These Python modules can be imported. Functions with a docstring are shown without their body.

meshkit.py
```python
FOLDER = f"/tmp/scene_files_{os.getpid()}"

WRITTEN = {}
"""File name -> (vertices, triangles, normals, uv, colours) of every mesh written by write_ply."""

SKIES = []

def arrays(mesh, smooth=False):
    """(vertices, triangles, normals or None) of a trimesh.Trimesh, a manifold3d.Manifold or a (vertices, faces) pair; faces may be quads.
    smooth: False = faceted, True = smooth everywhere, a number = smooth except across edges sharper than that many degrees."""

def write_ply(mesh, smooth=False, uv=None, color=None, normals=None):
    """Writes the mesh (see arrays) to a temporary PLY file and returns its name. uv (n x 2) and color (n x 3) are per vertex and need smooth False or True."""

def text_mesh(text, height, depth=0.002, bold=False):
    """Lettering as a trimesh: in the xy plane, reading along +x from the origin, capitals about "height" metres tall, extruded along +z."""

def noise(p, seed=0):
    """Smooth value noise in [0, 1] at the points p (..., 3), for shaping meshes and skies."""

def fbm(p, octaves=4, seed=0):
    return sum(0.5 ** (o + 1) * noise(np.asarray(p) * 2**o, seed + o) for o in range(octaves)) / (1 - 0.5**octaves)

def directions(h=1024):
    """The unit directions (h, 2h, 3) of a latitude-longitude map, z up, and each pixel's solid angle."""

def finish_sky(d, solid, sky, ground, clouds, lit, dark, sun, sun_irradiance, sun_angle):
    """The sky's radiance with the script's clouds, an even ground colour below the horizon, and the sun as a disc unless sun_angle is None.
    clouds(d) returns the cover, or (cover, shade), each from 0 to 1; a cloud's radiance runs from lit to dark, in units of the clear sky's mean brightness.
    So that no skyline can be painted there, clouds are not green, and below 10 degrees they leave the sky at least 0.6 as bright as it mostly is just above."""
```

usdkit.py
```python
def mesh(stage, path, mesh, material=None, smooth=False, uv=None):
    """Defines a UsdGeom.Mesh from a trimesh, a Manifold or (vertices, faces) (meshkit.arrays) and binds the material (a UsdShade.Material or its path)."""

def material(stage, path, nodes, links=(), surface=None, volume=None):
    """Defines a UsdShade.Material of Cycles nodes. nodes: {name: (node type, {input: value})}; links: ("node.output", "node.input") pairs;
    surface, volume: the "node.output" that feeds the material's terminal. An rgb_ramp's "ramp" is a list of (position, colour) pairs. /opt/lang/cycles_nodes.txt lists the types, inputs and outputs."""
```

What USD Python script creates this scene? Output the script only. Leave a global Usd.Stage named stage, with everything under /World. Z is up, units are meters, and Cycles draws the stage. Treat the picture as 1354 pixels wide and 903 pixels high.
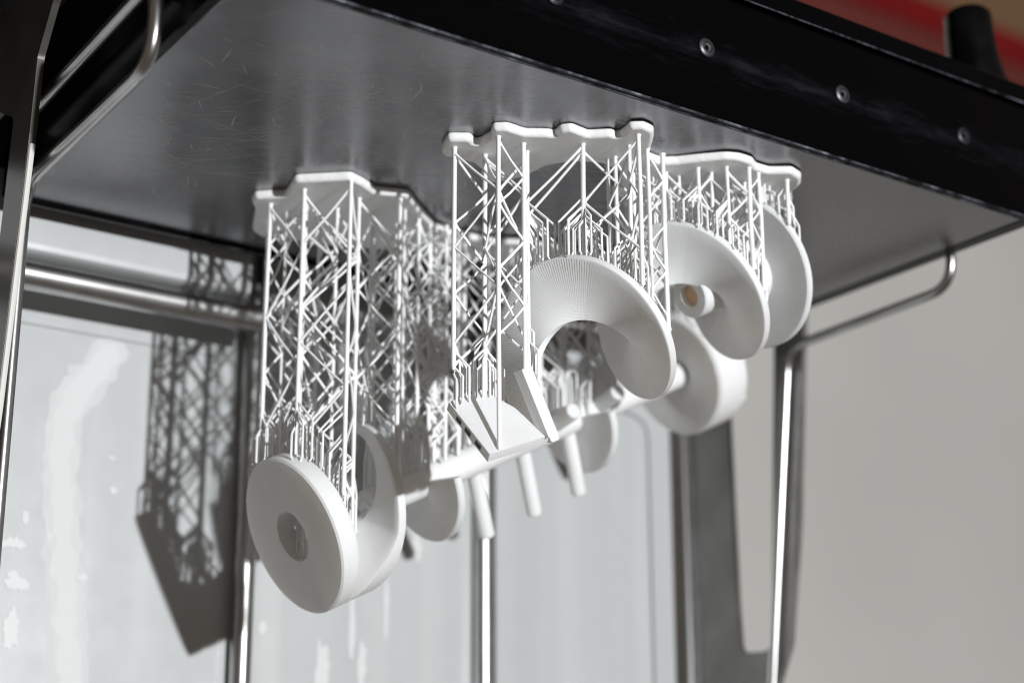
import math, random
import numpy as np
import trimesh
import usdkit
from pxr import Usd, UsdGeom, UsdLux, UsdShade, Gf, Sdf
from shapely.geometry import Polygon, Point, LineString

stage = Usd.Stage.CreateInMemory()
UsdGeom.SetStageUpAxis(stage, UsdGeom.Tokens.z)
UsdGeom.SetStageMetersPerUnit(stage, 1.0)
UsdGeom.Xform.Define(stage, '/World')
UsdGeom.Scope.Define(stage, '/World/Looks')
rng = random.Random(7)
nrg = np.random.default_rng(7)

# ------------------------------------------------------------------ camera
RIGHT = (0.82139912, -0.57031869, -0.00633064)
DOWN = (0.16727168, 0.25149408, -0.95329477)
FWD = (0.54527394, 0.78197655, 0.30197518)
EYE = np.array([-.3013, -.640, -.400])
cam = UsdGeom.Camera.Define(stage, '/World/camera')
cam.AddTransformOp().Set(Gf.Matrix4d(*RIGHT, 0, *[-q for q in DOWN], 0, *[-q for q in FWD], 0, *map(float, EYE), 1))
cam.CreateHorizontalApertureAttr(36.0)
cam.CreateVerticalApertureAttr(36.0 * 682 / 1024)
cam.CreateFocalLengthAttr(36.0 * 2264.7 / 1354)
cam.CreateClippingRangeAttr(Gf.Vec2f(0.02, 50))
cam.CreateFStopAttr(4.0)
cam.CreateFocusDistanceAttr(0.925)
cam.CreateExposureAttr(0.0)

# ------------------------------------------------------------------ light
AMBIENT, KEY = 0.115, 272.0
dome = UsdLux.DomeLight.Define(stage, '/World/ambient')
amb = usdkit.material(stage, '/World/Looks/ambient_light', {'b': ('background_shader', {'color': (1.0, 0.83, 0.68), 'strength': AMBIENT})}, surface='b.background')
UsdShade.MaterialBindingAPI.Apply(dome.GetPrim()).Bind(amb)
lp = np.array([.235, -3.9, -.105])
key = UsdLux.SphereLight.Define(stage, '/World/key_lamp')
key.AddTranslateOp().Set(Gf.Vec3d(*map(float, lp)))
key.CreateRadiusAttr(0.045)
key.CreateNormalizeAttr(True)
key.CreateIntensityAttr(KEY)
key.CreateColorAttr(Gf.Vec3f(0.97, 0.985, 1.0))

# ------------------------------------------------------------------ materials
def mat(name, nodes, links=(), surface='p.BSDF'):
    return usdkit.material(stage, '/World/Looks/' + name, nodes, links, surface=surface)

POS = ('geometry', {})
M = {}
# white printed resin: fine horizontal layer lines as relief
M['resin'] = mat('white_resin', {
    'g': POS, 'p': ('principled_bsdf', {'base_color': (.80, .80, .79), 'roughness': .5, 'specular_ior_level': .35, 'subsurface_weight': .22, 'subsurface_scale': .004, 'subsurface_radius': (1.0, .72, .5)}),
    'w': ('wave_texture', {'wave_type': 'bands', 'bands_direction': 'z', 'profile': 'sine', 'scale': 460.0, 'distortion': 0.0}),
    'n': ('noise_texture', {'scale': 60.0, 'detail': 3.0}),
    'r': ('rgb_ramp', {'ramp': [(.3, (.775, .775, .76)), (.7, (.82, .82, .815))]}),
    'b': ('bump', {'strength': .5, 'distance': .00012})},
    [('g.position', 'w.vector'), ('g.position', 'n.vector'), ('n.fac', 'r.fac'), ('r.color', 'p.base_color'), ('w.fac', 'b.height'), ('b.normal', 'p.normal')])
M['support'] = mat('white_support_resin', {'p': ('principled_bsdf', {'base_color': (.83, .835, .835), 'roughness': .45, 'specular_ior_level': .4})})
M['bore_glow'] = mat('painted_bore_glow', {'p': ('principled_bsdf', {'base_color': (.80, .52, .33), 'roughness': .55})})
M['hole'] = mat('drain_hole_dark', {'p': ('principled_bsdf', {'base_color': (.09, .08, .075), 'roughness': .8})})
# brushed dark build plate, smeared and finely scratched
M['plate'] = mat('brushed_dark_plate', {
    'g': POS, 'mp': ('mapping', {'scale': (18.0, 1.2, 1.0), 'rotation': (0, 0, .5)}), 'n': ('noise_texture', {'scale': 9.0, 'detail': 6.0, 'roughness': .65}),
    'n2': ('noise_texture', {'scale': 14.0, 'detail': 5.0, 'roughness': .6}),
    'mp2': ('mapping', {'scale': (1.0, 55.0, 1.0), 'rotation': (0, 0, -.22)}), 'n3': ('noise_texture', {'scale': 22.0, 'detail': 4.0}),
    'r': ('rgb_ramp', {'ramp': [(.3, (.19, .191, .203)), (.7, (.265, .266, .277))]}),
    'rr': ('map_range', {'from_min': .3, 'from_max': .7, 'to_min': .22, 'to_max': .31}),
    'b': ('bump', {'strength': .10, 'distance': .0004}),
    'p': ('principled_bsdf', {'metallic': .9, 'roughness': .26})},
    [('g.position', 'mp.vector'), ('mp.vector', 'n.vector'), ('g.position', 'n2.vector'), ('g.position', 'mp2.vector'), ('mp2.vector', 'n3.vector'),
     ('n2.fac', 'r.fac'), ('r.color', 'p.base_color'), ('n2.fac', 'rr.value'), ('rr.result', 'p.roughness'), ('n3.fac', 'b.height'), ('b.normal', 'p.normal')])
M['scratch'] = mat('bright_scratched_metal', {'p': ('principled_bsdf', {'base_color': (.88, .85, .78), 'metallic': 0., 'roughness': .8})})
# black coated rails with pale rubbed wear
M['black'] = mat('black_coated_metal', {
    'g': POS, 'mp': ('mapping', {'scale': (3.0, 1.0, 16.0)}), 'n': ('noise_texture', {'scale': 9.0, 'detail': 8.0, 'roughness': .7}),
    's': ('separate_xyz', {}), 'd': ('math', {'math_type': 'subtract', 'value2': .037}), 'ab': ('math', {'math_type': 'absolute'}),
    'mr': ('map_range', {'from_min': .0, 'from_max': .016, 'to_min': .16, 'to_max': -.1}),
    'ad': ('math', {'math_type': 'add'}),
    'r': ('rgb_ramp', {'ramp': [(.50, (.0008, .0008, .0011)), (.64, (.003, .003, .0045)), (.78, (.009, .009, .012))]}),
    'v': ('voronoi_texture', {'scale': 420.0, 'randomness': 1.0}),
    'p': ('principled_bsdf', {'roughness': .2, 'specular_ior_level': .1})},
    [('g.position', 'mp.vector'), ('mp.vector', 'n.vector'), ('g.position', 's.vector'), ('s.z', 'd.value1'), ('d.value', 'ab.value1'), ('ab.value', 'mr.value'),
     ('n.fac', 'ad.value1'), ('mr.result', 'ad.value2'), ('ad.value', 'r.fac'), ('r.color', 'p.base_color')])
M['black_plain'] = mat('black_plastic', {'g': POS, 'n': ('noise_texture', {'scale': 40.0, 'detail': 5.0}), 'r': ('rgb_ramp', {'ramp': [(.45, (.0009, .0009, .0011)), (.8, (.005, .005, .006))]}),
    'p': ('principled_bsdf', {'roughness': .22, 'specular_ior_level': .12})}, [('g.position', 'n.vector'), ('n.fac', 'r.fac'), ('r.color', 'p.base_color')])
M['steel'] = mat('worn_stainless_rod', {'g': POS, 'n': ('noise_texture', {'scale': 35.0, 'detail': 5.0}), 'r': ('rgb_ramp', {'ramp': [(.3, (.40, .39, .38)), (.7, (.55, .55, .55))]}),
    'p': ('principled_bsdf', {'metallic': 1.0, 'roughness': .3})}, [('g.position', 'n.vector'), ('n.fac', 'r.fac'), ('r.color', 'p.base_color')])
M['dark_steel'] = mat('dark_grey_steel', {'g': POS, 'n': ('noise_texture', {'scale': 30.0, 'detail': 6.0}), 'r': ('rgb_ramp', {'ramp': [(.3, (.19, .185, .178)), (.7, (.26, .253, .243))]}),
    'p': ('principled_bsdf', {'metallic': .45, 'roughness': .36})}, [('g.position', 'n.vector'), ('n.fac', 'r.fac'), ('r.color', 'p.base_color')])
M['shaded_steel'] = mat('shaded_dark_steel', {'g': POS, 'n': ('noise_texture', {'scale': 30.0, 'detail': 6.0}), 'r': ('rgb_ramp', {'ramp': [(.3, (.07, .066, .06)), (.7, (.11, .105, .095))]}),
    'p': ('principled_bsdf', {'metallic': .3, 'roughness': .3})}, [('g.position', 'n.vector'), ('n.fac', 'r.fac'), ('r.color', 'p.base_color')])  # darker copy of the hanger steel, shade put into its colour
M['lit_edge_strip'] = mat('painted_lit_edge', {'p': ('principled_bsdf', {'base_color': (.75, .74, .71), 'metallic': .2, 'roughness': .4})})  # pale colour painting the light caught on the left plate's front edge
M['panel'] = mat('pale_grey_sheet', {
    'g': POS, 'mp': ('mapping', {'scale': (9.0, 1.0, .35)}), 'n': ('noise_texture', {'scale': 3.0, 'detail': 3.0, 'roughness': .5, 'distortion': .2}),
    'n2': ('noise_texture', {'scale': 55.0, 'detail': 5.0}),
    'r': ('rgb_ramp', {'ramp': [(.30, (.485, .505, .51)), (.55, (.52, .535, .54)), (.70, (.57, .58, .58)), (.82, (.61, .615, .61))]}),  # pale vertical streaks in the colour stand in for soft reflections
    'rr': ('map_range', {'from_min': .3, 'from_max': .7, 'to_min': .24, 'to_max': .28}),
    'p': ('principled_bsdf', {'roughness': .35, 'metallic': .15, 'specular_ior_level': .5})},
    [('g.position', 'mp.vector'), ('mp.vector', 'n.vector'), ('g.position', 'n2.vector'), ('n.fac', 'r.fac'), ('r.color', 'p.base_color'), ('n2.fac', 'rr.value'), ('rr.result', 'p.roughness')])
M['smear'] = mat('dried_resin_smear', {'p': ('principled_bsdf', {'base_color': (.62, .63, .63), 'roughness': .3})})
M['groove'] = mat('grey_groove', {'p': ('principled_bsdf', {'base_color': (.17, .18, .18), 'roughness': .5})})
def wallmat(name, c, k=.06):
    return mat(name, {'g': POS, 'n': ('noise_texture', {'scale': 1.3, 'detail': 4.0}), 'r': ('rgb_ramp', {'ramp': [(.3, tuple(x * (1 - k) for x in c)), (.7, tuple(x * (1 + k) for x in c))]}),
        'p': ('principled_bsdf', {'roughness': .8, 'specular_ior_level': .2})}, [('g.position', 'n.vector'), ('n.fac', 'r.fac'), ('r.color', 'p.base_color')])
M['wall'] = wallmat('warm_grey_plaster', (.60, .597, .57))
M['fascia'] = wallmat('dull_red_paint', (.145, .032, .026))
M['red'] = wallmat('bright_red_paint', (.19, .006, .007))
M['brown'] = wallmat('brown_board', (.185, .108, .06))

# ------------------------------------------------------------------ helpers
taken = {}
def path_for(parent, name):
    base = str(parent.GetPath()) if parent is not None else '/World'
    k = (base, name); n = taken.get(k, 0); taken[k] = n + 1
    return f'{base}/{name}' + (f'_{n:03d}' if n else '')

def tag(p, label=None, cat=None, group=None, kind=None):
    for k, v in (('label', label), ('category', cat), ('group', group), ('kind', kind)):
        if v: p.SetCustomDataByKey(k, v)
    return p

ORIGIN = {}
def thing(name, loc, label, cat, group=None):
    x = UsdGeom.Xform.Define(stage, path_for(None, name))
    x.AddTranslateOp().Set(Gf.Vec3d(*map(float, loc)))
    p = x.GetPrim(); ORIGIN[str(p.GetPath())] = np.array(loc, float)
    return tag(p, label, cat, group)

def obj(name, mesh, m, parent=None, smooth=35, **kw):
    if isinstance(mesh, (list, tuple)) and isinstance(mesh[0], trimesh.Trimesh):
        mesh = trimesh.util.concatenate(mesh)
    mesh = mesh.copy()
    if parent is not None:
        top = '/'.join(str(parent.GetPath()).split('/')[:3])
        if top in ORIGIN: mesh.apply_translation(-ORIGIN[top])
    p = usdkit.mesh(stage, path_for(parent, name), mesh, M[m], smooth=smooth).GetPrim()
    return tag(p, **kw)

def box(x0, x1, y0, y1, z0, z1, bevel=0.0):
    if bevel <= 0:
        b = trimesh.creation.box([x1 - x0, y1 - y0, z1 - z0]); b.apply_translation([(x0 + x1) / 2, (y0 + y1) / 2, (z0 + z1) / 2]); return b
    pts = []
    for sx in (0, 1):
        for sy in (0, 1):
            for sz in (0, 1):
                c = np.array([x1 if sx else x0, y1 if sy else y0, z1 if sz else z0]); s = np.array([1 - 2 * sx, 1 - 2 * sy, 1 - 2 * sz]) * bevel
                for d in ((0, 1, 1), (1, 0, 1), (1, 1, 0)): pts.append(c + s * np.array(d))
    return trimesh.convex.convex_hull(np.array(pts))

def rod(points, r, sides=8, cap=True):
    p = np.asarray(points, float); n = len(p)
    t = np.gradient(p, axis=0) if n > 2 else np.repeat((p[1] - p[0])[None], 2, 0)
    t = t / (np.linalg.norm(t, axis=1, keepdims=True) + 1e-12)
    ref = np.array([0, 0, 1.0]) if abs(t[0][2]) < .9 else np.array([1.0, 0, 0])
    A = []
    a = np.cross(t[0], ref); a /= np.linalg.norm(a)
    for i in range(n):
        a = a - t[i] * (a @ t[i]); a /= np.linalg.norm(a); A.append(a)
    A = np.array(A); B = np.cross(t, A)
    ang = np.arange(sides) * 2 * np.pi / sides
    R = np.broadcast_to(r, (n,))[:, None, None]
    v = (p[:, None] + R * (np.cos(ang)[None, :, None] * A[:, None] + np.sin(ang)[None, :, None] * B[:, None])).reshape(-1, 3)
    f = []
    for i in range(n - 1):
        for j in range(sides):
            a0, a1 = i * sides + j, i * sides + (j + 1) % sides
            f += [[a0, a1, a1 + sides], [a0, a1 + sides, a0 + sides]]
    if cap:
        for j in range(1, sides - 1):
            f += [[0, j + 1, j], [(n - 1) * sides, (n - 1) * sides + j, (n - 1) * sides + j + 1]]
    return trimesh.Trimesh(v, f, process=False)

def fillet(pts, rad, n=7):
    pts = [np.asarray(p, float) for p in pts]; out = [pts[0]]
    for i in range(1, len(pts) - 1):
        a, b, c = pts[i - 1], pts[i], pts[i + 1]
        u, w = (a - b), (c - b); lu, lw = np.linalg.norm(u), np.linalg.norm(w); k = min(rad, lu * .49, lw * .49)
        p0, p1 = b + u / lu * k, b + w / lw * k
        for s in np.linspace(0, 1, n): out.append((1 - s) ** 2 * p0 + 2 * s * (1 - s) * b + s * s * p1)
    out.append(pts[-1]); return np.array(out)

def extrude(poly, z0, z1):
    m = trimesh.creation.extrude_polygon(poly, z1 - z0, engine='earcut') if False else trimesh.creation.extrude_polygon(poly, z1 - z0)
    m.apply_translation([0, 0, z0]); return m

def yz_plate(poly, x0, x1):
    """polygon given as (y, z), thickness along x"""
    m = trimesh.creation.extrude_polygon(poly, x1 - x0)
    v = m.vertices.copy(); m.vertices = np.stack([v[:, 2] + x0, v[:, 0], v[:, 1]], 1); return m

# ------------------------------------------------------------------ setting
obj('wall', box(-1.2, 5.5, 1.60, 1.70, -1.6, 1.245), 'wall', smooth=False, kind='structure', label='plain warm grey wall out of focus far behind the platform')
obj('red_band', box(-1.2, 5.5, 1.585, 1.70, 1.368, 1.44), 'red', smooth=False, label='bright red painted band running across the upper wall', cat='painted band')
obj('maroon_band', box(-1.2, 5.5, 1.592, 1.70, 1.246, 1.366), 'fascia', smooth=False, label='dull maroon band directly below the bright red band', cat='painted band')
obj('brown_board', box(-1.2, 5.5, 1.59, 1.70, 1.442, 2.3), 'brown', smooth=False, label='brown boarding above the bright red band, top right corner', cat='boarding')

# the build platform
PW, PD = .546, .322
plat = thing('build_platform', (0, 0, 0), 'dark scratched metal build platform with bolted black rails, the white prints hang from it', 'build platform')
obj('underside_plate', box(.0015, PW - .0015, .0062, PD, 0, .006, .0006), 'plate', plat, smooth=20, label='dark brushed and scratched metal underside')
fr = obj('front_rail', [box(-.004, PW + .010, 0, .006, -.0012, .0765, .0010), box(-.004, PW + .010, -.0025, .030, .0785, .092, .0012), box(-.004, PW + .010, .002, .028, .0765, .0785)], 'black', plat, smooth=20, label='long black front rail with a row of bolts')
M['edge_highlight'] = mat('painted_edge_highlight', {'g': POS, 'mp': ('mapping', {'scale': (1.0, 1.0, 1.0)}), 'n': ('noise_texture', {'scale': 38.0, 'detail': 5.0, 'roughness': .7}),
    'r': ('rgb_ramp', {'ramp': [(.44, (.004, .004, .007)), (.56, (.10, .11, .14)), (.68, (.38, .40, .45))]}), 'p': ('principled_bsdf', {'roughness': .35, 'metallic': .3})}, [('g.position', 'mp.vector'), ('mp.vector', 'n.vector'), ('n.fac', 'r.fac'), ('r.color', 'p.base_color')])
obj('edge_highlight', rod([[-.003, -.0001, -.0009], [PW + .009, -.0001, -.0009]], .0007, 8), 'edge_highlight', plat)  # thin pale rods painting broken highlights along the rail edges
obj('edge_highlight', rod([[-.003, .0030, -.0013], [PW + .009, .0030, -.0013]], .0005, 8), 'edge_highlight', plat)
obj('edge_highlight', rod([[-.003, -.0024, .0786], [PW + .009, -.0024, .0786]], .00045, 8), 'edge_highlight', plat)
obj('left_rail', box(-.004, .0012, .0062, PD, -.0005, .092, .0008), 'black_plain', plat, smooth=20)
obj('right_rail', box(PW - .0012, PW + .010, .0062, PD, -.0005, .092, .0008), 'black_plain', plat, smooth=20)
obj('back_rail', box(-.004, PW + .010, PD + .0003, PD + .0045, -.0028, .092, .0008), 'black_plain', plat, smooth=20)
def bolt(x, z):
    prof = [(0, 0), (.0056, 0), (.0056, .0012), (.0048, .0019), (.0036, .0021), (.0030, .0012), (.0016, .0009), (0, .0009)]
    b = trimesh.creation.revolve(np.array(prof), sections=28)
    b.apply_transform(trimesh.transformations.rotation_matrix(math.pi / 2, [1, 0, 0])); b.apply_translation([x, 0, z]); return b
M['bolt'] = mat('grey_bolt_steel', {'p': ('principled_bsdf', {'base_color': (.085, .085, .09), 'metallic': .8, 'roughness': .42})})
M['bolt_dull'] = mat('dull_bolt_steel', {'p': ('principled_bsdf', {'base_color': (.035, .035, .04), 'metallic': .7, 'roughness': .45})})
for k, x in enumerate((.067, .173, .277, .382, .487)):
    b = obj('bolt', bolt(x, .0405), 'bolt_dull' if k in (1, 4) else 'bolt', plat, smooth=40)
    hx = trimesh.creation.cylinder(radius=.0014, height=.0004, sections=6)
    hx.apply_transform(trimesh.transformations.rotation_matrix(math.pi / 2, [1, 0, 0])); hx.apply_translation([x, -.0011, .0405])
    obj('socket', hx, 'black_plain', b, smooth=False)
# scratches in the plate: fine curved nicks of brighter metal
scr = []
def scratch(x, y, ang, ln, bend=0., w=.00016, n=6):
    s = np.linspace(0, 1, n); a = ang + bend * (s - .5)
    p = np.stack([np.cumsum(np.cos(a)) * ln / n, np.cumsum(np.sin(a)) * ln / n], 1) + [x, y]
    if p[:, 0].min() < .004 or p[:, 0].max() > PW - .004 or p[:, 1].min() < .008 or p[:, 1].max() > PD - .008: return
    d = np.gradient(p, axis=0); d /= np.linalg.norm(d, axis=1, keepdims=True); nn = np.stack([-d[:, 1], d[:, 0]], 1) * (w * np.sin(np.linspace(.25, np.pi - .25, n)))[:, None]
    v = np.vstack([np.c_[p + nn, np.full(n, -.00004)], np.c_[p - nn, np.full(n, -.00004)]])
    f = []
    for i in range(n - 1): f += [[i, i + 1, n + i + 1], [i, n + i + 1, n + i]]
    scr.append(trimesh.Trimesh(v, np.array(f)[:, ::-1], process=False))
for k in range(300):
    x, y = rng.uniform(.01, .36), rng.uniform(.01, .25)
    scratch(x, y, rng.choice([-.75, -.62, -.5, .1, -.9]) + rng.gauss(0, .22), rng.choice([.02, .04, .07, .11]) * rng.uniform(.6, 1.2), rng.gauss(0, .25), rng.uniform(.00005, .0001), 12)
for k in range(75):
    scratch(rng.uniform(.01, .30), rng.uniform(.02, .24), rng.choice([.4, 1.3, 1.0, -.6]) + rng.gauss(0, .3), rng.uniform(.004, .022), rng.gauss(0, .35), rng.uniform(.0001, .0002), 7)
for k in range(12):
    scratch(rng.uniform(.02, .20), rng.uniform(.08, .25), rng.uniform(0, 6), rng.uniform(.02, .05), rng.choice([-1, 1]) * rng.uniform(1.5, 3), .00008, 16)
for k in range(60):
    scratch(rng.uniform(.25, .5), rng.uniform(.02, .28), rng.choice([0, .3, 1.2]) + rng.gauss(0, .3), rng.uniform(.004, .03), rng.gauss(0, .5), .00007, 7)
obj('scratch_marks', scr, 'scratch', plat, smooth=False, kind='stuff')

# flared black stub standing on the platform's far corner
kn = []
for z, xl, xr in [(.0925, .5535, .652), (.105, .5535, .628), (.118, .5535, .611), (.13, .554, .598), (.145, .5545, .592), (.16, .555, .589), (.173, .5555, .5880), (.176, .558, .5855)]:
    kn.append((z, (xl + xr) / 2, (xr - xl) / 2))
v = []; S = 28
for z, cx, rx in kn:
    for j in range(S): v.append([cx + rx * math.cos(2 * math.pi * j / S), .055 + min(rx, .0165) * math.sin(2 * math.pi * j / S), z])
f = []
for i in range(len(kn) - 1):
    for j in range(S):
        a0, a1 = i * S + j, i * S + (j + 1) % S; f += [[a0, a1, a1 + S], [a0, a1 + S, a0 + S]]
for j in range(1, S - 1): f += [[0, j + 1, j], [(len(kn) - 1) * S, (len(kn) - 1) * S + j, (len(kn) - 1) * S + j + 1]]
stub = trimesh.Trimesh(v, f, process=False)
st = thing('flared_stub', (.57, .055, .0925), 'black flared stub sticking up behind the front rail at far right', 'stub')
obj('stub_body', stub, 'black_plain', st, smooth=40)
obj('stub_base', box(PW + .0105, .66, .02, .09, .070, .0915, .002), 'black_plain', st, smooth=20)

# rod loops and slotted hanger plates at both ends of the platform
def P3(x, yz): return [np.array([x, y, z]) for y, z in yz]
lh = thing('rod_handle', (-.010, .25, -.019), 'bent steel rod loop hugging the left end of the platform', 'rod handle')
pl = fillet(P3(-.0125, [(.256, -.50), (.256, -.019), (.079, -.0165), (.079, .031), (.27, .0245)]), .021, 9)
obj('rod', rod(pl, .0037, 16), 'steel', lh)
rh = thing('rod_handle', (.556, .232, -.025), 'bent steel rod loop hanging below the right end of the platform', 'rod handle')
pr = fillet(P3(.5605, [(.302, -.47), (.2385, -.0225), (.079, -.0205), (.079, .031), (.27, .0245)]), .021, 9)
obj('rod', rod(pr, .0034, 16), 'steel', rh)

def hanger(name, x0, x1, label, dy=0., m='dark_steel'):
    outer = Polygon([(.160 + dy, .095), (.205 + dy, .065), (.223 + dy, .040), (.226 + dy, -.006), (.243 + dy, -.157), (.258 + dy, -.237), (.276 + dy, -.272), (.285 + dy, -.40), (.352 + dy, -.40), (.352 + dy, .05), (.335 + dy, .085), (.25 + dy, .12)]).buffer(.008).buffer(-.008)
    slot = Polygon([(.256 + dy, .015), (.285 + dy, .030), (.3135 + dy, .030), (.3125 + dy, -.20), (.311 + dy, -.238), (.280 + dy, -.240), (.275 + dy, -.205)]).buffer(-.007).buffer(.007)
    t = thing(name, ((x0 + x1) / 2, .27 + dy, -.1), label, 'hanger plate')
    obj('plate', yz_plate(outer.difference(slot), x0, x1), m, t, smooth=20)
    if m == 'shaded_steel':
        e = rod([[(x0 + x1) / 2, y + dy - .0004, z] for y, z in ((.2262, -.012), (.2425, -.157), (.2575, -.237))], .0018, 8); obj('lit_edge_strip', e, 'lit_edge_strip', t)
    return t
hanger('hanger_plate', .566, .570, 'slotted dark steel hanger plate behind the right end of the platform')
hanger('hanger_plate', -.0255, -.0215, 'dark steel hanger plate at far left, its shade and lit front edge painted in', dy=-.009, m='shaded_steel')

# machine frame behind: posts, top tube, sheet panel, black carriage plate
YP = .395
panel = thing('sheet_panel', (.15, YP, -.2), 'pale grey sheet panel at left behind the prints, catching the lattice shadow', 'sheet panel')
obj('sheet', box(-.35, .3985, YP, YP + .004, -.62, .028, .0008), 'panel', panel, smooth=20)
obj('seam', box(-.35, .172, YP - .0006, YP, -.0552, -.0545), 'groove', panel, smooth=False)
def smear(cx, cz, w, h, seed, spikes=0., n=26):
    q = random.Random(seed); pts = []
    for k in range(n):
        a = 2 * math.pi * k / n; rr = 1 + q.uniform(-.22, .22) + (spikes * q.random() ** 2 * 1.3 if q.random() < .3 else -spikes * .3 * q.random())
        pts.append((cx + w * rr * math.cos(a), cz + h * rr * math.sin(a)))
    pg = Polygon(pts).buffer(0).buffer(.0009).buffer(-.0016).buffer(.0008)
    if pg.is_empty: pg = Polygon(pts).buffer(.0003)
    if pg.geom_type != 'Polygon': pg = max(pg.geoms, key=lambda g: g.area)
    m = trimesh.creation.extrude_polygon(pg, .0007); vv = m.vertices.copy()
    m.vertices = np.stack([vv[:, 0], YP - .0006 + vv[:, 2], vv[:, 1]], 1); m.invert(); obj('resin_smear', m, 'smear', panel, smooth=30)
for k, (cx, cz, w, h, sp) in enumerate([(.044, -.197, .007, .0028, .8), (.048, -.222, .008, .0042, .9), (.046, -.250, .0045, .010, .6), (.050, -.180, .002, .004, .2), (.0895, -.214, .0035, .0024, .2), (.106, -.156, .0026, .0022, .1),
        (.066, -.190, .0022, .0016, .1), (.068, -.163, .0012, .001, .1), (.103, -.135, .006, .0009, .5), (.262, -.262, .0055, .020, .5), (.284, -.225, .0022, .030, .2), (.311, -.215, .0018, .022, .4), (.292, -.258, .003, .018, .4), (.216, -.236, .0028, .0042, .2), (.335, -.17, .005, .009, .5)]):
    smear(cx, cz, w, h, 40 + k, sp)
M['film'] = mat('painted_reflection_outer', {'p': ('principled_bsdf', {'base_color': (.575, .585, .588), 'roughness': .22})})  # three nested pale layers paint a soft reflection streak on the sheet
M['reflection_mid'] = mat('painted_reflection_middle', {'p': ('principled_bsdf', {'base_color': (.60, .61, .61), 'roughness': .22})})
M['reflection_core'] = mat('painted_reflection_core', {'p': ('principled_bsdf', {'base_color': (.635, .64, .64), 'roughness': .22})})
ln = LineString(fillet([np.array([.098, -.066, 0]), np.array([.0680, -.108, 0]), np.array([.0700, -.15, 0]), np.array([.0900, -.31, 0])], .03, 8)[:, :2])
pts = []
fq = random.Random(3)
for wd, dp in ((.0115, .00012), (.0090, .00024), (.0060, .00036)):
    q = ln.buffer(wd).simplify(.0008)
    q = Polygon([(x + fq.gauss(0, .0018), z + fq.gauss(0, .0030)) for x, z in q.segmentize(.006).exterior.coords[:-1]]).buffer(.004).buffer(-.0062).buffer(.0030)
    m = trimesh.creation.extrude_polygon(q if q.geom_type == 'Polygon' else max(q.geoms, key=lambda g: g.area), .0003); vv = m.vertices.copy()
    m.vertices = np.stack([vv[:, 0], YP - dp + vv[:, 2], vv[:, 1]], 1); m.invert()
    nm = 'film' if dp < .0002 else 'reflection_mid' if dp < .0003 else 'reflection_core'
    obj('painted_reflection', m, nm, panel, smooth=30)
YD = .386
door = thing('door_panel', (.46, YD, -.2), 'flat grey door panel at lower right with a rounded groove', 'door panel')
obj('sheet', box(.3990, .5845, YD, YD + .012, -.62, .020, .0012), 'panel', door, smooth=20)
gr = LineString(fillet([np.array([.505, -.0405, 0]), np.array([.5455, -.0475, 0]), np.array([.5425, -.60, 0])], .016, 9)[:, :2]).buffer(.0011, cap_style=2)
g = trimesh.creation.extrude_polygon(gr, .0008); vv = g.vertices.copy(); g.vertices = np.stack([vv[:, 0], YD - .0006 + vv[:, 2], vv[:, 1]], 1); g.invert()
obj('door_groove', g, 'groove', door, smooth=False)
def post(x, y, r, label, z0=-.62, z1=.02):
    t = thing('frame_post', (x, y, z0), label, 'frame post')
    obj('tube', rod([[x, y, z0], [x, y, z1]], r, 24), 'steel', t); return t
post(.1970, .386, .0070, 'round steel post at left behind the big end disc')
post(.3890, .3882, .0064, 'round steel post in the middle behind the long shaft')
post(.5965, .3860, .0100, 'round steel post at right beside the slotted hanger plate')
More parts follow.
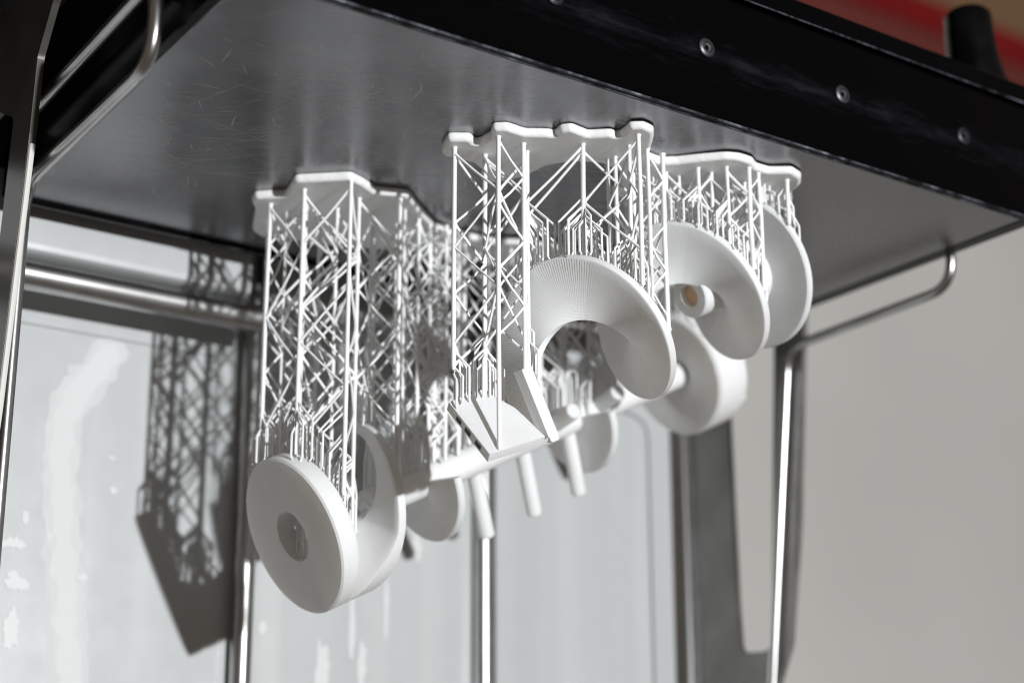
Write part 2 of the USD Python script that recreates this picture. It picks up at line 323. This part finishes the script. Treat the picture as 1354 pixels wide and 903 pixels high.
t = thing('cross_tube', (0, .352, -.036), 'horizontal steel cross tube under the back edge of the platform', 'cross tube')
obj('tube', rod([[-.33, .354, -.0368], [.1860, .354, -.0368]], .0096, 28), 'steel', t)
t = thing('top_rail', (0, .365, 0), 'pale rounded top rail above the steel cross tube, left of the prints', 'rail')
m = yz_plate(Polygon([(.346, .026), (.3450, -.018), (.3465, -.0225), (.350, -.0245), (.359, -.0250), (.393, -.0250), (.393, .026)]), -.33, .1735)
obj('rail_body', m, 'panel', t, smooth=40)
obj('carriage_plate', [box(-.6, .40, .408, .42, .032, .7, .002), box(-.6, -.03, .40, .407, .032, .5, .002)], 'black_plain', smooth=20, label='black machine carriage plate rising behind the left end of the platform', cat='carriage plate')

# ------------------------------------------------------------------ the printed augers
TH = math.radians(26.3)
AX = np.array([math.cos(TH), 0, math.sin(TH)]); UU = np.array([-math.sin(TH), 0, math.cos(TH)]); VV = np.array([0, -1.0, 0])
class Auger:
    def __init__(s, base): s.b = np.array(base)
    def at(s, t, r, ph): return s.b + t * AX + r * (math.cos(ph) * UU + math.sin(ph) * VV)
    def lathe(s, prof, n=72, ph0=0., ph1=2 * math.pi, closed=True):
        """closed profile loop [(t, r)] swept round the axis"""
        full = abs(ph1 - ph0 - 2 * math.pi) < 1e-6
        ph = np.linspace(ph0, ph1, n + 1)[: n if full else n + 1]
        return s.sweep([(lambda a, q=q: q) for q in prof], ph, full)
    def sweep(s, prof, ph, full=False):
        K, N = len(prof), len(ph)
        v = np.array([s.at(*q(a), a) for a in ph for q in prof]); f = []
        for i in range(N if full else N - 1):
            for k in range(K):
                a0, a1 = i * K + k, i * K + (k + 1) % K; b0, b1 = ((i + 1) % N) * K + k, ((i + 1) % N) * K + (k + 1) % K
                f += [[a0, b0, b1], [a0, b1, a1]]
        if not full:
            for k in range(1, K - 1): f += [[0, k, k + 1], [(N - 1) * K, (N - 1) * K + k + 1, (N - 1) * K + k]]
        m = trimesh.Trimesh(v, f, process=True); m.fix_normals(); return m
    def flight(s, t0, pitch, p0, p1, ri, ro, w, n=140, taper=0.):
        prof = []
        def q(dt, r):
            def fn(a):
                k = 1.0
                if taper: k = min(1.0, .15 + (a - p0) / taper)
                return (t0 + pitch * a / (2 * math.pi) + dt, ri + (r - ri) * k if taper else r)
            return fn
        m = 8
        for r in np.linspace(ri, ro - .0012, m): prof.append(q(-w / 2, r))
        prof += [q(-w / 2 + .0007, ro - .0002), q(-w / 2 + .0016, ro), q(w / 2 - .0016, ro), q(w / 2 - .0007, ro - .0002)]
        for r in np.linspace(ro - .0012, ri, m): prof.append(q(w / 2, r))
        return s.sweep(prof, np.linspace(p0, p1, n))
    def cyl(s, t0, t1, r, n=32): return rod([s.b + t0 * AX, s.b + t1 * AX], r, n)
D = math.radians
R = .0467

def hanging(mesh_list, step=.0012, seed=3):
    """top surface of a print as a height map: (x index, y index) -> (z, normal z)"""
    m = trimesh.util.concatenate(mesh_list)
    pts, fi = trimesh.sample.sample_surface(m, 260000, seed=seed)
    nz = m.face_normals[fi][:, 2]
    H = {}
    for (x, y, z), k in zip(pts, nz):
        key = (int(x // step), int(y // step)); o = H.get(key)
        if o is None or z > o[0]: H[key] = (z, k)
    return lambda x, y: H.get((int(x // step), int(y // step)))

ZR = -.0052     # underside of the rafts
def raft(parent, pts, holes=()):
    poly = Polygon(np.array(pts) / 1000.).buffer(.0025, join_style=1).buffer(-.0045, join_style=1).buffer(.0020, join_style=1)
    for h in holes: poly = poly.difference(Polygon(np.array(h) / 1000.).buffer(-.003).buffer(.003))
    c = np.array(poly.exterior.coords)[:-1]
    for _ in range(2): c = np.stack([.75 * c + .25 * np.roll(c, -1, 0), .25 * c + .75 * np.roll(c, -1, 0)], 1).reshape(-1, 2)
    poly = Polygon(c).buffer(0); b = poly.exterior; n = int(b.length / .0010)
    q = []
    for i in range(n):
        p = b.interpolate(i / n, normalized=True); q.append((p.x + nrg.normal(0, .00010), p.y + nrg.normal(0, .00010)))
    poly2 = Polygon(q, [list(r.coords) for r in poly.interiors]).buffer(0)
    ring = np.array(poly2.exterior.coords)[:-1]
    if not poly2.exterior.is_ccw: ring = ring[::-1]
    for _ in range(2): ring = .25 * np.roll(ring, 1, 0) + .5 * ring + .25 * np.roll(ring, -1, 0)
    d = np.roll(ring, -1, 0) - np.roll(ring, 1, 0); d /= np.linalg.norm(d, axis=1, keepdims=True); nn = np.stack([d[:, 1], -d[:, 0]], 1)
    lev = [(-.0001, -.0005), (-.0006, .0001), (-.0016, .0003), (-.0030, .0001), (-.0042, -.0004), (-.0049, -.0010), (ZR, -.0020)]
    n = len(ring); v = np.vstack([np.c_[ring + nn * o + nrg.normal(0, .00007, (n, 2)), np.full(n, z)] for z, o in lev]); f = []
    for k in range(len(lev) - 1):
        for q in range(n):
            a0, a1_ = k * n + q, k * n + (q + 1) % n; f += [[a0, a0 + n, a1_ + n], [a0, a1_ + n, a1_]]
    side = trimesh.Trimesh(v, f, process=False)
    cap = extrude(Polygon(v[-n:, :2]).buffer(0), ZR, -.0003)
    parts = [side, cap]
    # tapered lower edge: frustum between the two outlines
    obj('raft', parts, 'support', parent, smooth=60, label='thin wavy edged raft stuck to the platform')
    return poly2

def supports(parent, hf, poly, heroes, step=.0215, tine=.0043, tine_h=(.016, .026), seed=1, limit=290, keep=lambda x, y: True, zmin=lambda x: -9):
    r = random.Random(seed)
    inner = poly.buffer(-.0022)
    posts = []
    def land(x, y):
        best = None
        for dx, dy in ((0, 0), (.0012, 0), (-.0012, 0), (0, .0012), (0, -.0012)):
            h = hf(x + dx, y + dy)
            if h and (best is None or h[0] > best[0]): best = h
        return best
    for h in heroes:
        posts.append([h[0] / 1000., h[1] / 1000., (h[2] / 1000. if len(h) > 2 else None), True])
    x0, y0, x1, y1 = inner.bounds
    nx, ny = int((x1 - x0) / step) + 1, int((y1 - y0) / step) + 1
    for i in range(nx + 1):
        for j in range(ny + 1):
            x, y = x0 + i * step + r.uniform(-.002, .002), y0 + j * step + r.uniform(-.002, .002)
            if inner.contains(Point(x, y)) and keep(x, y) and all(math.hypot(x - q[0], y - q[1]) > step * .66 for q in posts): posts.append([x, y, None, False])
    P = []
    for x, y, z, hero in posts:
        if z is None:
            h = land(x, y)
            if h is None or h[0] > ZR - .004 or h[0] < zmin(x): continue
            z = h[0]
        P.append((x, y, z, hero))
    npost = 0
    for x, y, z, hero in P:
        rad = .00132 if hero else .00115
        lo = z - .0006
        e1, e2 = r.gauss(0, .00022), r.gauss(0, .00022); zm = ZR + (lo - ZR) * r.uniform(.35, .65); rad *= r.uniform(.92, 1.08)
        pts = [[x, y, ZR + .0008], [x, y, ZR - .0012], [x + e1, y + e2, zm], [x, y, lo + .0022], [x, y, lo]]
        obj('support_post', rod(pts, [rad * 1.45, rad, rad, rad, rad * .62], 8), 'support', parent, smooth=50); npost += 1
    # zigzag braces between neighbouring posts
    nb = 0; pairs = []
    for i in range(len(P)):
        near = sorted((math.hypot(P[i][0] - P[k][0], P[i][1] - P[k][1]), k) for k in range(len(P)) if k != i)[:5]
        for d, k in near:
            if d < step * 1.55 and (min(i, k), max(i, k)) not in pairs: pairs.append((min(i, k), max(i, k)))
    pairs.sort(key=lambda q: min(P[q[0]][1], P[q[1]][1]))
    extra = []
    for i, k in pairs:
        a, b = P[i], P[k]; d = math.hypot(a[0] - b[0], a[1] - b[1]); flip = r.random() < .5
        z = ZR - .001 - r.uniform(0, .004); low = max(a[2], b[2]) + .002
        rise = d * r.uniform(.95, 1.15)
        while z - rise > low:
            p, q = (a, b) if flip else (b, a)
            s0, s1 = np.array([p[0], p[1], z]), np.array([q[0], q[1], z - rise])
            ok = True
            for s in (.25, .5, .75):
                m = s0 * (1 - s) + s1 * s; h = hf(m[0], m[1])
                if h and h[0] > m[2] - .001: ok = False
            if ok and r.random() < .93:
                rb = r.uniform(.00066, .0009); mid = (s0 + s1) / 2 + [r.gauss(0, .0003), r.gauss(0, .0003), -abs(r.gauss(0, .0004))]; g = rod([s0, s0 * .88 + s1 * .12, mid, s0 * .12 + s1 * .88, s1], [rb * 1.5, rb, rb * .96, rb, rb * 1.5], 6)
                if nb < limit: obj('support_brace', g, 'support', parent, smooth=50)
                else: extra.append(g)
                nb += 1
            z -= rise; flip = not flip
    # fine tines that carry the surface itself, each hooked to a neighbour above
    nt = 0; ex2 = []
    cand = []
    xs = np.arange(x0 + .001, x1, tine); ys = np.arange(y0 + .001, y1, tine)
    for x in xs:
        for y in ys:
            xx, yy = x + r.uniform(-.0005, .0005), y + r.uniform(-.0005, .0005)
            if not (inner.contains(Point(xx, yy)) and keep(xx, yy)): continue
            h = hf(xx, yy)
            if not h or h[0] > ZR - .006 or h[1] < .12 or h[0] < zmin(xx): continue
            if any(math.hypot(xx - q[0], yy - q[1]) < .0026 for q in P): continue
            cand.append((yy, xx, h[0]))
    cand.sort()
    for yy, xx, z in cand:
        zt = min(ZR + .0005, z + r.uniform(*tine_h))
        if not P: break
        d, q = min((math.hypot(xx - q[0], yy - q[1]), q) for q in P)
        ang = r.uniform(0, 6.28)
        pts = []
        if zt < ZR and d > .018 and z < -.05: continue
        if zt < ZR and d < .020:
            up = min(ZR, zt + d * .9); pts.append([q[0], q[1], up])
        else:
            pts.append([xx, yy, ZR + .0005])
        k = .0016
        pts += [[xx, yy, zt - .001], [xx, yy, z + k * 1.3], [xx + k * .7 * math.cos(ang), yy + k * .7 * math.sin(ang), z + k * .1]]
        g = rod(pts, [.00066, .0007, .0007, .00045], 6)
        if nt < limit: obj('support_tine', g, 'support', parent, smooth=50)
        else: ex2.append(g)
        nt += 1
    if extra: obj('fine_bracing', extra, 'support', parent, smooth=50, kind='stuff')
    if ex2: obj('fine_tines', ex2, 'support', parent, smooth=50, kind='stuff')
    print('supports', npost, nb, nt)

# ---- far auger: end disc, flight, long shaft with pins and paddles, end drum
a1 = Auger((.1465, .222, -.2105))
t1 = thing('printed_auger', a1.b + [0.15, 0, .2], 'long white printed auger with holed end disc lowest at left, pins along its shaft', 'printed auger')
solid1 = []
def part1(name, mesh, m='resin', **kw):
    solid1.append(mesh if isinstance(mesh, trimesh.Trimesh) else trimesh.util.concatenate(mesh)); return obj(name, mesh, m, t1, smooth=32, **kw)
part1('end_disc', a1.lathe([(0, .0150), (0, R - .0012), (.0010, R), (.0105, R), (.0125, R - .001), (.0125, .0150), (.008, .0135), (.004, .0138)], 96), label='flat round end disc with a hole at its centre')
def sm(a, lo, hi):
    k = min(1., max(0., (a - lo) / (hi - lo))); return k * k * (3 - 2 * k)
def flight1():
    tc = lambda a: .0685 - .08 * a / (2 * math.pi)
    def left(a):
        k = min(1., max(0., (a - D(116)) / D(66))); k = k * k * (3 - 2 * k) * .45 + k * .55; return (tc(a) - .00325) * (1 - k) + .0122 * k
    right = lambda a: max(tc(a) + .00325, .0124)
    def ri(a):
        return .0088 + (R - .0030 - .0088) * (1 - sm(a, D(-25), D(168))) ** 1.15
    prof = [lambda a, k=k: (left(a), ri(a) + (R - .0012 - ri(a)) * k) for k in np.linspace(0, 1, 9)]
    prof += [lambda a: (left(a) + .0008 * (right(a) > left(a) + .003), R - .0001), lambda a: (right(a) - .0008 * (right(a) > left(a) + .003), R - .0001)]
    prof += [lambda a, k=k: (right(a), R - .0012 + (ri(a) - R + .0012) * k) for k in np.linspace(0, 1, 9)]
    return a1.sweep(prof, np.linspace(D(-14), D(264), 150))
part1('flight', flight1(), label='curved helical flight')
part1('shaft', a1.lathe([(.052, 0), (.052, .0075), (.0545, .0094), (.324, .0094), (.324, 0)], 40))
for t in (.1365, .1775, .2175):
    p0 = a1.at(t, .002, D(197)); p1 = a1.at(t, .0485, D(197)); p2 = a1.at(t, .0500, D(197))
    part1('pin', rod([p0, p1, p2], [.0050, .0050, .0041], 24))
for t in (.2035, .2435):
    part1('pin', rod([a1.at(t, .002, D(80)), a1.at(t, .0285, D(80)), a1.at(t, .0295, D(80))], [.0055, .0055, .0049], 24))
def paddle(t, ro, p0, p1, w=.0055):
    return a1.lathe([(t, .004), (t, ro - .001), (t + .001, ro), (t + w - .001, ro), (t + w, ro - .001), (t + w, .006)], 40, p0, p1)
part1('paddle', paddle(.0935, .0375, D(97), D(262)))
part1('paddle', paddle(.2235, .0375, D(97), D(262)))
part1('end_drum', a1.lathe([(.326, .009), (.321, .041), (.3225, .043), (.348, .043), (.3495, .0415), (.3495, .009)], 96), label='thick round end drum at the upper end')
hf1 = hanging(solid1)
poly1 = raft(t1, [(154, 291), (144, 285), (130, 253), (122, 242), (120, 234), (134, 221), (132, 212), (128, 198), (153, 176), (164, 180), (176, 187), (195, 180), (214, 197), (236, 215), (250, 219), (283, 217), (296, 208), (320, 200), (345, 205), (372, 192), (402, 176), (420, 178), (440, 170), (468, 176), (482, 190), (478, 215), (486, 240), (468, 262), (440, 260), (420, 270), (380, 262), (352, 252), (322, 258), (300, 248), (285, 254), (262, 262), (240, 258), (225, 270), (205, 274), (190, 285), (172, 284)])
supports(t1, hf1, poly1, [(155, 179, -193), (138, 205), (132, 237), (193, 186, -186), (220, 208, -160), (232, 214, -166), (213, 223, -172), (226, 233, -162), (206, 238, -168), (241, 209, -156), (253, 213, -150), (205, 200, -172), (172, 199)] + [(238 + 20 * k, 217 + (k % 2) * 3) for k in range(10)] + [(247 + 20 * k, 228) for k in range(9)], seed=11, step=.0235, keep=lambda x, y: not (.167 < x < .216 and y < .206), zmin=lambda x: -9 if x < .215 or x > .425 else -.2105 + (x - .1465) * math.tan(TH) - .004)

# ---- near auger: plank ended flight, hub shaft with bore, flat disc
a2 = Auger((.3744, .079, -.049))
t2 = thing('printed_auger', a2.b + [-.1, 0, .049], 'white printed auger nearer the front rail, wide open flight and plank shaped lower end', 'printed auger')
solid2 = []
def part2(name, mesh, m='resin', **kw):
    solid2.append(mesh if isinstance(mesh, trimesh.Trimesh) else trimesh.util.concatenate(mesh)); return obj(name, mesh, m, t2, smooth=32, **kw)
def flight2():
    tc = lambda a: -.146 + .08 * a / (2 * math.pi); w = .0031
    def ridge(a):
        d = math.degrees(a) % 360; d = d - 360 if d > 180 else d
        k = 1.0 if -130 < d < 25 else max(0., 1 - (d - 25) / 45) if d >= 25 else .3
        return .00030 * k * (math.degrees(a) / 2.0 % 1.0)
    prof = [lambda a, r=r: (tc(a) - w + ridge(a), r) for r in np.linspace(.0105, R - .0010, 7)]
    prof += [lambda a: (tc(a) - w + .0008, R - .0001), lambda a: (tc(a) - w + .0016, R), lambda a: (tc(a) + w - .0010, R)]
    prof += [lambda a, r=r: (tc(a) + w, r) for r in np.linspace(R - .0010, .0105, 6)]
    n = 1640
    return a2.sweep(prof, np.linspace(D(-180), D(640), n))
part2('flight', flight2(), label='two open turns of wide helical flight')
part2('end_disc', a2.lathe([(-.001, .0), (-.001, R - .001), (0, R), (.0030, R), (.004, R - .001), (.004, .0)], 96), label='thin flat disc at the upper end')
sh = part2('shaft', a2.lathe([(-.053, .0066), (-.053, .0124), (-.052, .0134), (.002, .0134), (.002, .0040), (-.046, .0040), (-.046, .0066)], 48), label='short hollow shaft with a warm glow painted into its bore')
obj('bore', a2.cyl(-.0485, -.0465, .0064, 24), 'bore_glow', sh)  # tan plug, its colour stands in for light glowing through the resin
part2('hub', a2.lathe([(-.030, .0112), (-.022, .019), (-.004, .0200), (.0, .0195), (.0, .0112)], 48))
# plank: slopes up and back from the lower tip
def uvt(t, u_, v_): return a2.b + t * AX + u_ * UU + v_ * VV
plank = trimesh.convex.convex_hull(np.array([uvt(t, u_ + dn * .62, v_ + dn * .78) for dn in (0, -.0055) for t, u_, v_ in ((-.231, -.0395, .001), (-.1895, -.0425, .001), (-.2235, -.0062, -.0262), (-.200, -.0062, -.0262), (-.190, -.028, -.0095))]))
pk = part2('plank', plank, label='flat plank shaped end of the flight')
for k in (.25, .5, .72):
    c0 = uvt(-.231, -.0395, .001) * (1 - k) + uvt(-.2235, -.0062, -.0262) * k + (.62 * UU + .78 * VV) * -.0028
    bx = trimesh.creation.box([.0024, .0009, .0052]) if k < .7 else trimesh.creation.box([.0022, .0009, .0046])
    ex = uvt(-.231, -.0395, .001) - uvt(-.2235, -.0062, -.0262); ex /= np.linalg.norm(ex); nn = .62 * UU + .78 * VV; nn -= ex * (nn @ ex); nn /= np.linalg.norm(nn); ey = np.cross(nn, ex)
    Tm = np.eye(4); Tm[:3, 0] = nn; Tm[:3, 1] = ey; Tm[:3, 2] = ex; Tm[:3, 3] = c0
    bx.apply_transform(Tm); obj('drain_hole', bx, 'hole', pk, smooth=False)
part2('edge_bar', trimesh.convex.convex_hull(np.array([uvt(t, u_, v_) for t in (-.1925, -.1855) for u_, v_ in ((-.0045, .0035), (-.0435, .0035), (-.0045, -.004), (-.0435, -.004))])), label='square lower edge of the flight')
hf2 = hanging(solid2)
poly2 = raft(t2, [(180, 118), (176, 112), (171, 98), (181, 91), (189, 97), (189, 82), (184, 73), (190, 68), (203, 69), (214, 62), (220, 67), (216, 54), (220, 49), (233, 51), (243, 42), (249, 47), (247, 34), (245, 29), (251, 24), (259, 26), (265, 33), (272, 44), (280, 56), (290, 57), (297, 52), (306, 41), (316, 30), (323, 27), (333, 27), (341, 32), (351, 32), (362, 24), (373, 28), (380, 36), (384, 48), (396, 60), (398, 74), (408, 90), (404, 108), (392, 116), (380, 128), (356, 126), (338, 134), (320, 128), (308, 114), (294, 108), (290, 92), (278, 80), (262, 76), (246, 83), (238, 96), (236, 118), (228, 134), (218, 136), (212, 124), (200, 117)])
supports(t2, hf2, poly2, [(191, 78, -183), (208, 78, -139), (179, 104, -135), (199, 103), (223, 56), (254, 33), (236, 60), (216, 86)], seed=5, limit=190, keep=lambda x, y: x < .262 and not (x < .214 and y < .0985))
supports(t2, hf2, poly2, [(327, 30), (367, 34), (283, 47), (300, 50), (346, 36), (312, 36), (336, 33), (271, 46)], seed=8, step=.0125, tine=.0038, tine_h=(.011, .017), limit=105, keep=lambda x, y: x >= .262)
